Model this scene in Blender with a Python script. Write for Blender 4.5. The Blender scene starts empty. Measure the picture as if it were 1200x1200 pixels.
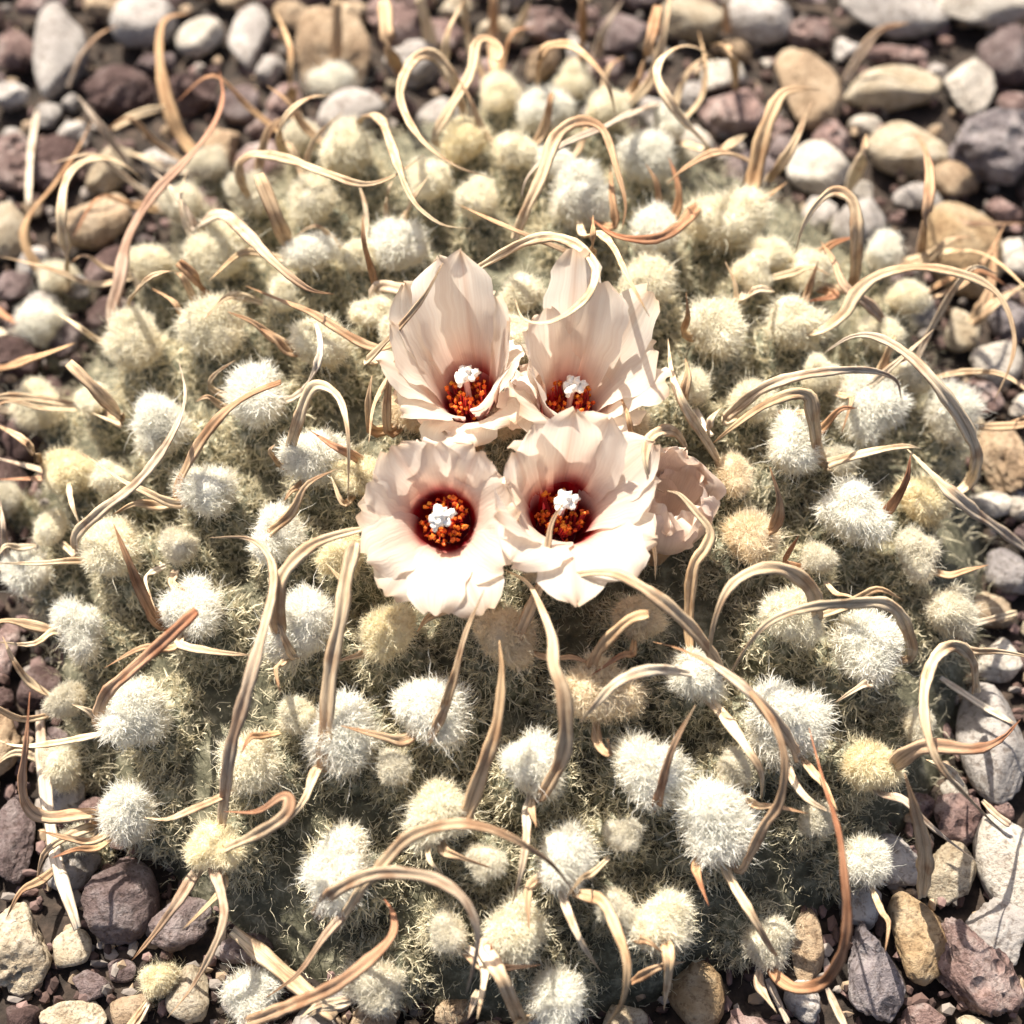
import bpy, math, random
import numpy as np
from mathutils import Vector, Matrix, noise

random.seed(7)
RNG = np.random.default_rng(7)
MM = 0.001
SC = bpy.context.scene
COL = SC.collection

# ------------------------------------------------------------------ camera
PITCH = math.radians(60.0)
TARGET = Vector((0, 0, 30.0))                    # millimetres
DIST = 238.0
FOV = 2 * math.atan(75.0 / DIST)
TOCAM = Vector((0, -math.cos(PITCH), math.sin(PITCH)))
UPV = Vector((0, math.sin(PITCH), math.cos(PITCH)))
CAMP = TARGET + TOCAM * DIST
cam_d = bpy.data.cameras.new("camera")
cam = bpy.data.objects.new("camera", cam_d)
COL.objects.link(cam)
cam.location = CAMP * MM
cam.rotation_euler = (math.pi / 2 - PITCH, 0, 0)
cam_d.sensor_width = 36
cam_d.angle = FOV
cam_d.clip_start = 0.01
cam_d.clip_end = 50
cam_d.dof.use_dof = True
cam_d.dof.focus_distance = 0.233
cam_d.dof.aperture_fstop = cam_d.lens / 4.2      # a 4.2 mm opening
SC.camera = cam

# ------------------------------------------------------------------ sky, sun, exposure
SUN_AZ = math.radians(-26.0)                     # from +Y towards -X
SUN_EL = math.radians(55.0)
world = bpy.data.worlds.new("World")
SC.world = world
world.use_nodes = True
wn = world.node_tree
sky = wn.nodes.new("ShaderNodeTexSky")
sky.sky_type = 'NISHITA'
sky.sun_disc = False
sky.sun_elevation = SUN_EL
sky.sun_rotation = SUN_AZ
sky.dust_density = 5.0
sky.ozone_density = 0.3
bg = wn.nodes["Background"]
bg.inputs["Strength"].default_value = 0.075
wn.links.new(sky.outputs[0], bg.inputs["Color"])
sun_d = bpy.data.lights.new("sun", 'SUN')
sun_d.energy = 5.0
sun_d.angle = math.radians(0.5)
sun_d.color = (1.0, 0.925, 0.79)
sun = bpy.data.objects.new("sun", sun_d)
COL.objects.link(sun)
sdir = Vector((math.sin(SUN_AZ) * math.cos(SUN_EL), math.cos(SUN_AZ) * math.cos(SUN_EL), math.sin(SUN_EL)))
sun.rotation_euler = (-sdir).to_track_quat('-Z', 'Y').to_euler()
SC.view_settings.view_transform = 'Standard'
SC.view_settings.look = 'None'
SC.view_settings.gamma = 1
SC.view_settings.use_curve_mapping = False
SC.view_settings.exposure = 1.16
SC.cycles.max_bounces = 8
SC.cycles.transparent_max_bounces = 8

# ------------------------------------------------------------------ pixel -> place
CX, CY, AX, AY = 0.0, 20.0, 82.0, 89.0           # footprint of the plant, mm
SKIN_TOP = 31.0


def skin(x, y, h=0.0):
    """height of the layer of wool tufts over the ground, raised by h"""
    r2 = ((x - CX) / (AX + h)) ** 2 + ((y - CY) / (AY + h)) ** 2
    if r2 < 1:
        return 4.0 + h + SKIN_TOP * (1 - r2) ** 0.62
    return 4.0 + h - 2.0 * min(1.0, (r2 - 1) * 3)


def ray(px, py):
    k = 75.0 / 600.0
    v = -TOCAM * DIST + Vector((1, 0, 0)) * ((px - 600) * k) + UPV * ((600 - py) * k)
    return v.normalized()


def on_plane(px, py, z):
    d = ray(px, py)
    return CAMP + d * ((z - CAMP.z) / d.z)


def on_skin(px, py, h=0.0):
    d = ray(px, py)
    t = (75.0 + h - CAMP.z) / d.z
    p = CAMP + d * t
    step = 1.0
    while p.z > skin(p.x, p.y, h) and t < 900:
        t += step
        p = CAMP + d * t
    lo, hi = t - step, t
    for _ in range(20):
        m = (lo + hi) / 2
        p = CAMP + d * m
        if p.z > skin(p.x, p.y, h):
            lo = m
        else:
            hi = m
    return CAMP + d * hi


def mm_per_px(p):
    return 0.125 * ((CAMP - p).dot(TOCAM)) / DIST


def skin_normal(x, y):
    e = 2.0
    n = Vector((skin(x - e, y) - skin(x + e, y), skin(x, y - e) - skin(x, y + e), 2 * e))
    return n.normalized()


# ------------------------------------------------------------------ mesh helpers
def np_mesh(name, verts, quads, cols=None, smooth=True, uv=None):
    me = bpy.data.meshes.new(name)
    verts = np.asarray(verts, np.float32)
    quads = np.asarray(quads, np.int32)
    n = quads.shape[1]
    me.vertices.add(len(verts))
    me.vertices.foreach_set("co", verts.ravel())
    me.loops.add(quads.size)
    me.loops.foreach_set("vertex_index", quads.ravel())
    me.polygons.add(len(quads))
    me.polygons.foreach_set("loop_start", np.arange(0, quads.size, n, dtype=np.int32))
    me.polygons.foreach_set("loop_total", np.full(len(quads), n, np.int32))
    me.update(calc_edges=True)
    me.polygons.foreach_set("use_smooth", np.full(len(quads), smooth))
    if cols is not None:
        a = me.attributes.new("Col", 'FLOAT_COLOR', 'POINT')
        c = np.ones((len(verts), 4), np.float32)
        c[:, :3] = cols
        a.data.foreach_set("color", c.ravel())
    if uv is not None:
        l = me.uv_layers.new(name="UVMap")
        l.data.foreach_set("uv", np.asarray(uv, np.float32)[quads.ravel()].ravel())
    me.validate()
    return me


def add(name, me, parent=None, M=None, PM=None, mat=None):
    o = bpy.data.objects.new(name, me)
    COL.objects.link(o)
    if me is not None and mat is not None and len(me.materials) == 0:
        me.materials.append(mat)
    if parent is not None:
        o.parent = parent
        o.matrix_parent_inverse = PM.inverted()
    if M is not None:
        o.matrix_basis = M
    return o


def tag(o, label, cat, group=None, kind=None):
    if label: o["label"] = label
    if cat: o["category"] = cat
    if group: o["group"] = group
    if kind: o["kind"] = kind


def unit(v):
    return v / np.maximum(np.linalg.norm(v, axis=-1, keepdims=True), 1e-9)


def hairs(roots, dirs, length, width, nseg, curl, droop=None, cols0=None, cols1=None, wave=0.0):
    """flat tapered ribbons, one per hair"""
    n = len(roots)
    pts = [roots]
    d = unit(dirs)
    bend = unit(RNG.normal(size=(n, 3)))
    ph = RNG.uniform(0, 6.28, n)
    ax2 = unit(np.cross(d, bend))
    p = roots
    for i in range(nseg):
        dd = d + bend * (curl * (i + 1) / nseg)
        if wave:
            dd = dd + ax2 * (wave * np.sin(ph + i * 2.1))[:, None]
        if droop is not None:
            dd = dd + droop * ((i + 1) / nseg)
        dd = unit(dd + RNG.normal(size=(n, 3)) * 0.12)
        p = p + dd * (length / nseg)[:, None]
        pts.append(p)
    pts = np.stack(pts, 1)                       # n, nseg+1, 3
    side = unit(np.cross(d, RNG.normal(size=(n, 3))))
    t = np.linspace(0, 1, nseg + 1)
    w = (width[:, None] * (1 - 0.75 * t[None, :] ** 2) * 0.5)[:, :, None]
    V = np.stack([pts - side[:, None, :] * w, pts + side[:, None, :] * w], 2).reshape(-1, 3)
    base = (np.arange(n) * (nseg + 1) * 2)[:, None] + (np.arange(nseg) * 2)[None, :]
    Q = np.stack([base, base + 1, base + 3, base + 2], -1).reshape(-1, 4)
    C = None
    if cols0 is not None:
        C = cols0[:, None, :] * (1 - t[None, :, None]) + cols1[:, None, :] * t[None, :, None]
        C = np.repeat(C, 2, axis=1).reshape(-1, 3)
    return V, Q, C


def ico(sub):
    import bmesh
    bm = bmesh.new()
    bmesh.ops.create_icosphere(bm, subdivisions=sub, radius=1)
    bm.verts.ensure_lookup_table()
    v = np.array([x.co[:] for x in bm.verts])
    f = np.array([[q.index for q in x.verts] for x in bm.faces])
    bm.free()
    return v, f


ICO = {k: ico(k) for k in (2, 3, 4, 5)}


def fbm(P, seed, octaves=3):
    """cheap smooth noise: sums of random sines, vectorised"""
    r = np.random.default_rng(seed)
    out = np.zeros(len(P))
    amp, f = 1.0, 1.0
    for o in range(octaves):
        s = np.zeros(len(P))
        for k in range(5):
            d = r.normal(size=3)
            d /= np.linalg.norm(d)
            s += np.sin(P @ d * f * r.uniform(2.0, 4.2) + r.uniform(0, 6.28))
        out += amp * s / 3.2
        amp *= 0.5
        f *= 2.1
    return out


# ------------------------------------------------------------------ materials
def new_mat(name):
    m = bpy.data.materials.new(name)
    m.use_nodes = True
    nt = m.node_tree
    b = nt.nodes["Principled BSDF"]
    return m, nt, b, nt.nodes["Material Output"]


def N(nt, typ, **kw):
    n = nt.nodes.new(typ)
    for k, v in kw.items():
        if k.startswith("i_"):
            n.inputs[k[2:].replace("_", " ")].default_value = v
        else:
            setattr(n, k, v)
    return n


def ramp(nt, stops):
    r = nt.nodes.new("ShaderNodeValToRGB")
    while len(r.color_ramp.elements) < len(stops):
        r.color_ramp.elements.new(0.5)
    for e, (p, c) in zip(r.color_ramp.elements, stops):
        e.position = p
        e.color = (*c, 1)
    return r


def fibre_mat(name, transl, rough=0.9):
    """vertex colour x object colour, part of the light passes through"""
    m, nt, b, out = new_mat(name)
    at = N(nt, "ShaderNodeAttribute", attribute_name="Col")
    oi = N(nt, "ShaderNodeObjectInfo")
    mul = N(nt, "ShaderNodeMix", data_type='RGBA', blend_type='MULTIPLY')
    mul.inputs[0].default_value = 1
    nt.links.new(at.outputs["Color"], mul.inputs[6])
    nt.links.new(oi.outputs["Color"], mul.inputs[7])
    b.inputs["Roughness"].default_value = rough
    b.inputs["Specular IOR Level"].default_value = 0.15
    nt.links.new(mul.outputs[2], b.inputs["Base Color"])
    tr = N(nt, "ShaderNodeBsdfTranslucent")
    nt.links.new(mul.outputs[2], tr.inputs["Color"])
    mx = N(nt, "ShaderNodeMixShader")
    mx.inputs[0].default_value = transl
    nt.links.new(b.outputs[0], mx.inputs[1])
    nt.links.new(tr.outputs[0], mx.inputs[2])
    nt.links.new(mx.outputs[0], out.inputs["Surface"])
    return m


MAT_WOOL = fibre_mat("wool", 0.42)
MAT_FUZZ = fibre_mat("body_fuzz", 0.3)


def petal_mat(name, transl, rough, coat=0.0):
    m, nt, b, out = new_mat(name)
    at = N(nt, "ShaderNodeAttribute", attribute_name="Col")
    uv = N(nt, "ShaderNodeUVMap")
    mp = N(nt, "ShaderNodeMapping")
    mp.inputs["Scale"].default_value = (26, 1.6, 1)
    nt.links.new(uv.outputs[0], mp.inputs[0])
    nz = N(nt, "ShaderNodeTexNoise", i_Scale=1.0, i_Detail=3.0)
    nt.links.new(mp.outputs[0], nz.inputs["Vector"])
    rp = ramp(nt, [(0.3, (0.90, 0.86, 0.84)), (0.7, (1, 1, 1))])
    nt.links.new(nz.outputs[0], rp.inputs[0])
    mul = N(nt, "ShaderNodeMix", data_type='RGBA', blend_type='MULTIPLY')
    mul.inputs[0].default_value = 1
    nt.links.new(at.outputs["Color"], mul.inputs[6])
    nt.links.new(rp.outputs[0], mul.inputs[7])
    bump = N(nt, "ShaderNodeBump", i_Strength=0.6, i_Distance=0.00022)
    nt.links.new(nz.outputs[0], bump.inputs["Height"])
    nt.links.new(bump.outputs[0], b.inputs["Normal"])
    nt.links.new(mul.outputs[2], b.inputs["Base Color"])
    b.inputs["Roughness"].default_value = rough
    b.inputs["Specular IOR Level"].default_value = 0.35
    b.inputs["Coat Weight"].default_value = coat
    tr = N(nt, "ShaderNodeBsdfTranslucent")
    nt.links.new(mul.outputs[2], tr.inputs["Color"])
    mx = N(nt, "ShaderNodeMixShader")
    mx.inputs[0].default_value = transl
    nt.links.new(b.outputs[0], mx.inputs[1])
    nt.links.new(tr.outputs[0], mx.inputs[2])
    nt.links.new(mx.outputs[0], out.inputs["Surface"])
    return m


MAT_PETAL = petal_mat("petal", 0.58, 0.55)
MAT_DRY_PETAL = petal_mat("withered_petal", 0.35, 0.28, 0.3)
MAT_BRACT = petal_mat("papery_bract", 0.25, 0.7)


def vcol_mat(name, rough, spec=0.3, sss=0.0):
    m, nt, b, out = new_mat(name)
    at = N(nt, "ShaderNodeAttribute", attribute_name="Col")
    nt.links.new(at.outputs["Color"], b.inputs["Base Color"])
    b.inputs["Roughness"].default_value = rough
    b.inputs["Specular IOR Level"].default_value = spec
    if sss:
        b.inputs["Subsurface Weight"].default_value = sss
        b.inputs["Subsurface Radius"].default_value = (0.002, 0.001, 0.0007)
        b.inputs["Subsurface Scale"].default_value = 0.3
    return m


MAT_STAMEN = vcol_mat("stamen", 0.5)
MAT_STIGMA = vcol_mat("stigma", 0.6)


def spine_mat():
    m, nt, b, out = new_mat("papery_spine")
    at = N(nt, "ShaderNodeAttribute", attribute_name="Col")
    oi = N(nt, "ShaderNodeObjectInfo")
    uv = N(nt, "ShaderNodeUVMap")
    off = N(nt, "ShaderNodeVectorMath", operation='ADD')
    sc = N(nt, "ShaderNodeMath", operation='MULTIPLY')
    sc.inputs[1].default_value = 37.0
    nt.links.new(oi.outputs["Random"], sc.inputs[0])
    nt.links.new(uv.outputs[0], off.inputs[0])
    nt.links.new(sc.outputs[0], off.inputs[1])
    mp = N(nt, "ShaderNodeMapping")
    mp.inputs["Scale"].default_value = (13, 0.55, 1)
    nt.links.new(off.outputs[0], mp.inputs[0])
    nz = N(nt, "ShaderNodeTexNoise", i_Scale=1.0, i_Detail=5.0, i_Roughness=0.65)
    nt.links.new(mp.outputs[0], nz.inputs["Vector"])
    rp = ramp(nt, [(0.36, (0.34, 0.23, 0.16)), (0.5, (0.88, 0.82, 0.76)), (0.7, (1.12, 1.12, 1.1))])
    nt.links.new(nz.outputs[0], rp.inputs[0])
    mp2 = N(nt, "ShaderNodeMapping")
    mp2.inputs["Scale"].default_value = (0.8, 0.45, 1)
    nt.links.new(off.outputs[0], mp2.inputs[0])
    nz2 = N(nt, "ShaderNodeTexNoise", i_Scale=1.0, i_Detail=4.0)
    nt.links.new(mp2.outputs[0], nz2.inputs["Vector"])
    rp2 = ramp(nt, [(0.36, (0.62, 0.50, 0.44)), (0.52, (1, 1, 1))])
    nt.links.new(nz2.outputs[0], rp2.inputs[0])
    m1 = N(nt, "ShaderNodeMix", data_type='RGBA', blend_type='MULTIPLY')
    m1.inputs[0].default_value = 0.55
    nt.links.new(at.outputs["Color"], m1.inputs[6])
    nt.links.new(rp.outputs[0], m1.inputs[7])
    m2 = N(nt, "ShaderNodeMix", data_type='RGBA', blend_type='MULTIPLY')
    m2.inputs[0].default_value = 0.8
    nt.links.new(m1.outputs[2], m2.inputs[6])
    nt.links.new(rp2.outputs[0], m2.inputs[7])
    nt.links.new(m2.outputs[2], b.inputs["Base Color"])
    b.inputs["Roughness"].default_value = 0.8
    b.inputs["Specular IOR Level"].default_value = 0.18
    bump = N(nt, "ShaderNodeBump", i_Strength=0.7, i_Distance=0.00018)
    nt.links.new(nz.outputs[0], bump.inputs["Height"])
    nt.links.new(bump.outputs[0], b.inputs["Normal"])
    return m


MAT_SPINE = spine_mat()


def body_mat(name, scale, bump_d, stops):
    m, nt, b, out = new_mat(name)
    tc = N(nt, "ShaderNodeTexCoord")
    nz = N(nt, "ShaderNodeTexNoise", i_Scale=scale, i_Detail=8.0, i_Roughness=0.7)
    nt.links.new(tc.outputs["Object"], nz.inputs["Vector"])
    rp = ramp(nt, stops)
    nt.links.new(nz.outputs[0], rp.inputs[0])
    nt.links.new(rp.outputs[0], b.inputs["Base Color"])
    b.inputs["Roughness"].default_value = 0.8
    bump = N(nt, "ShaderNodeBump", i_Strength=0.8, i_Distance=bump_d)
    nt.links.new(nz.outputs[0], bump.inputs["Height"])
    nt.links.new(bump.outputs[0], b.inputs["Normal"])
    return m


MAT_BODY = body_mat("cactus_skin", 420.0, 0.0006, [(0.34, (0.035, 0.033, 0.018)), (0.52, (0.10, 0.095, 0.06)), (0.70, (0.30, 0.28, 0.20))])
# tubercle meshes are one unit across, so their texture and bump run at that size
MAT_TUB = body_mat("felted_tubercle", 5.5, 0.0009, [(0.38, (0.045, 0.046, 0.026)), (0.52, (0.19, 0.19, 0.13)), (0.66, (0.50, 0.48, 0.38))])


def stone_mat(name, stops, scale, bump_d, vesicle=0.0, rough=0.8, speck=None):
    m, nt, b, out = new_mat(name)
    tc = N(nt, "ShaderNodeTexCoord")
    oi = N(nt, "ShaderNodeObjectInfo")
    off = N(nt, "ShaderNodeVectorMath", operation='ADD')
    nt.links.new(tc.outputs["Object"], off.inputs[0])
    nt.links.new(oi.outputs["Random"], off.inputs[1])
    nz = N(nt, "ShaderNodeTexNoise", i_Scale=scale, i_Detail=8.0, i_Roughness=0.66)
    nt.links.new(off.outputs[0], nz.inputs["Vector"])
    rp = ramp(nt, stops)
    nt.links.new(nz.outputs[0], rp.inputs[0])
    hv = N(nt, "ShaderNodeHueSaturation")
    vr = N(nt, "ShaderNodeMapRange")
    vr.inputs["To Min"].default_value = 0.8
    vr.inputs["To Max"].default_value = 1.15
    nt.links.new(oi.outputs["Random"], vr.inputs["Value"])
    nt.links.new(vr.outputs[0], hv.inputs["Value"])
    nt.links.new(rp.outputs[0], hv.inputs["Color"])
    col = hv.outputs[0]
    nz2 = N(nt, "ShaderNodeTexNoise", i_Scale=scale * 7, i_Detail=6.0, i_Roughness=0.7)
    nt.links.new(off.outputs[0], nz2.inputs["Vector"])
    sp = ramp(nt, [(0.38, speck or (0.36, 0.30, 0.26)), (0.50, (1, 1, 1)), (0.62, (1, 1, 1)), (0.72, (1.25, 1.22, 1.2))])
    nt.links.new(nz2.outputs[0], sp.inputs[0])
    mu = N(nt, "ShaderNodeMix", data_type='RGBA', blend_type='MULTIPLY')
    mu.inputs[0].default_value = 0.7
    nt.links.new(col, mu.inputs[6])
    nt.links.new(sp.outputs[0], mu.inputs[7])
    nt.links.new(mu.outputs[2], b.inputs["Base Color"])
    b.inputs["Roughness"].default_value = rough
    b.inputs["Specular IOR Level"].default_value = 0.25
    h = N(nt, "ShaderNodeMath", operation='ADD')
    nt.links.new(nz.outputs[0], h.inputs[0])
    nt.links.new(nz2.outputs[0], h.inputs[1])
    hh = h.outputs[0]
    if vesicle:
        vo = N(nt, "ShaderNodeTexVoronoi", i_Scale=vesicle)
        nt.links.new(off.outputs[0], vo.inputs["Vector"])
        mr = N(nt, "ShaderNodeMapRange")
        mr.inputs["From Min"].default_value = 0.15
        mr.inputs["From Max"].default_value = 0.45
        mr.inputs["To Min"].default_value = -2.2
        mr.inputs["To Max"].default_value = 0
        nt.links.new(vo.outputs["Distance"], mr.inputs["Value"])
        h2 = N(nt, "ShaderNodeMath", operation='ADD')
        nt.links.new(hh, h2.inputs[0])
        nt.links.new(mr.outputs[0], h2.inputs[1])
        hh = h2.outputs[0]
    bump = N(nt, "ShaderNodeBump", i_Strength=1.0, i_Distance=bump_d * 1.6)
    nt.links.new(hh, bump.inputs["Height"])
    nt.links.new(bump.outputs[0], b.inputs["Normal"])
    return m


STONE = {
    'cream': stone_mat("stone_cream", [(0.3, (0.34, 0.26, 0.17)), (0.5, (0.50, 0.42, 0.31)), (0.7, (0.64, 0.57, 0.46))], 190, 0.0006),
    'white': stone_mat("stone_white", [(0.3, (0.38, 0.33, 0.28)), (0.5, (0.52, 0.47, 0.41)), (0.7, (0.64, 0.60, 0.54))], 170, 0.0005),
    'tan': stone_mat("stone_tan", [(0.3, (0.24, 0.16, 0.10)), (0.5, (0.41, 0.30, 0.20)), (0.7, (0.55, 0.44, 0.32))], 160, 0.0006),
    'ochre': stone_mat("stone_ochre", [(0.3, (0.24, 0.15, 0.08)), (0.48, (0.40, 0.28, 0.16)), (0.7, (0.56, 0.45, 0.31))], 150, 0.0007),
    'grey': stone_mat("stone_grey", [(0.3, (0.20, 0.18, 0.18)), (0.5, (0.34, 0.31, 0.31)), (0.7, (0.52, 0.48, 0.46))], 180, 0.0008, 260),
    'pale': stone_mat("stone_pale_grey", [(0.3, (0.25, 0.225, 0.21)), (0.5, (0.35, 0.32, 0.30)), (0.7, (0.46, 0.43, 0.40))], 120, 0.0003),
    'purple': stone_mat("stone_purple", [(0.3, (0.09, 0.06, 0.06)), (0.5, (0.235, 0.175, 0.17)), (0.7, (0.46, 0.39, 0.38))], 170, 0.0009, 0, 0.42),
    'pink': stone_mat("stone_pink", [(0.3, (0.17, 0.10, 0.09)), (0.5, (0.33, 0.225, 0.205)), (0.7, (0.56, 0.46, 0.43))], 210, 0.0010, 300),
    'scoria': stone_mat("stone_scoria", [(0.3, (0.13, 0.11, 0.12)), (0.5, (0.30, 0.26, 0.27)), (0.7, (0.58, 0.53, 0.52))], 190, 0.0012, 190),
    'dark': stone_mat("stone_dark_red", [(0.3, (0.05, 0.028, 0.026)), (0.5, (0.125, 0.078, 0.072)), (0.7, (0.28, 0.21, 0.20))], 170, 0.0009),
}


def soil_mat():
    m, nt, b, out = new_mat("soil")
    tc = N(nt, "ShaderNodeTexCoord")
    nz = N(nt, "ShaderNodeTexNoise", i_Scale=350.0, i_Detail=8.0)
    nt.links.new(tc.outputs["Object"], nz.inputs["Vector"])
    rp = ramp(nt, [(0.35, (0.012, 0.008, 0.006)), (0.55, (0.035, 0.024, 0.018)), (0.75, (0.09, 0.062, 0.046))])
    nt.links.new(nz.outputs[0], rp.inputs[0])
    nt.links.new(rp.outputs[0], b.inputs["Base Color"])
    b.inputs["Roughness"].default_value = 0.95
    bump = N(nt, "ShaderNodeBump", i_Strength=1.0, i_Distance=0.0012)
    nt.links.new(nz.outputs[0], bump.inputs["Height"])
    nt.links.new(bump.outputs[0], b.inputs["Normal"])
    return m


MAT_SOIL = soil_mat()

# ------------------------------------------------------------------ ground
g = 90
gx = np.linspace(-450, 450, g)
gy = np.linspace(-350, 620, g)
XX, YY = np.meshgrid(gx, gy)
P = np.stack([XX.ravel(), YY.ravel(), np.zeros(g * g)], 1)
P[:, 2] = -2.5 + 1.4 * fbm(P * 0.03, 3)
idx = np.arange(g * g).reshape(g, g)
Q = np.stack([idx[:-1, :-1], idx[:-1, 1:], idx[1:, 1:], idx[1:, :-1]], -1).reshape(-1, 4)
ground = add("ground", np_mesh("ground", P * MM, Q), mat=MAT_SOIL)
tag(ground, "dark soil beneath the stones", "ground", kind="structure")


# ------------------------------------------------------------------ stones
def stone_mesh(kind, seed, dims, sub, rough):
    """faceted or rounded rock: a ball cut by soft planes, roughened, scaled; dims in mm"""
    r = np.random.default_rng(seed)
    v, f = ICO[sub]
    ncut = {0: 8, 1: 11, 2: 13}[rough]
    nn = r.normal(size=(ncut, 3))
    nn /= np.linalg.norm(nn, axis=1, keepdims=True)
    hh = r.uniform({0: 0.60, 1: 0.50, 2: 0.56}[rough], 0.92, ncut)
    dd = v @ nn.T
    cand = np.where(dd > 0.05, hh[None, :] / np.maximum(dd, 0.05), 9.0)
    cand = np.concatenate([cand, np.full((len(v), 1), 1.0)], 1)
    k = {0: 17.0, 1: 38.0, 2: 26.0}[rough]
    rad = -np.log(np.exp(-k * cand).sum(1)) / k
    rad = rad + {0: 0.035, 1: 0.05, 2: 0.085}[rough] * fbm(v, seed + 5, 4) + {0: 0.011, 1: 0.020, 2: 0.030}[rough] * fbm(v * 9, seed + 6, 4)
    if rough == 2:
        # open vesicles
        c = r.normal(size=(26, 3)); c /= np.linalg.norm(c, axis=1, keepdims=True)
        s = r.uniform(0.06, 0.17, 26)
        for ci, si in zip(c, s):
            q = np.linalg.norm(v - ci, axis=1) / si
            rad -= 0.11 * (si / 0.12) * np.exp(-q ** 4)
    p = v * rad[:, None]
    p /= np.abs(p).max(0)
    return np_mesh("stone", p * np.array(dims) * MM, f)


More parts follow.
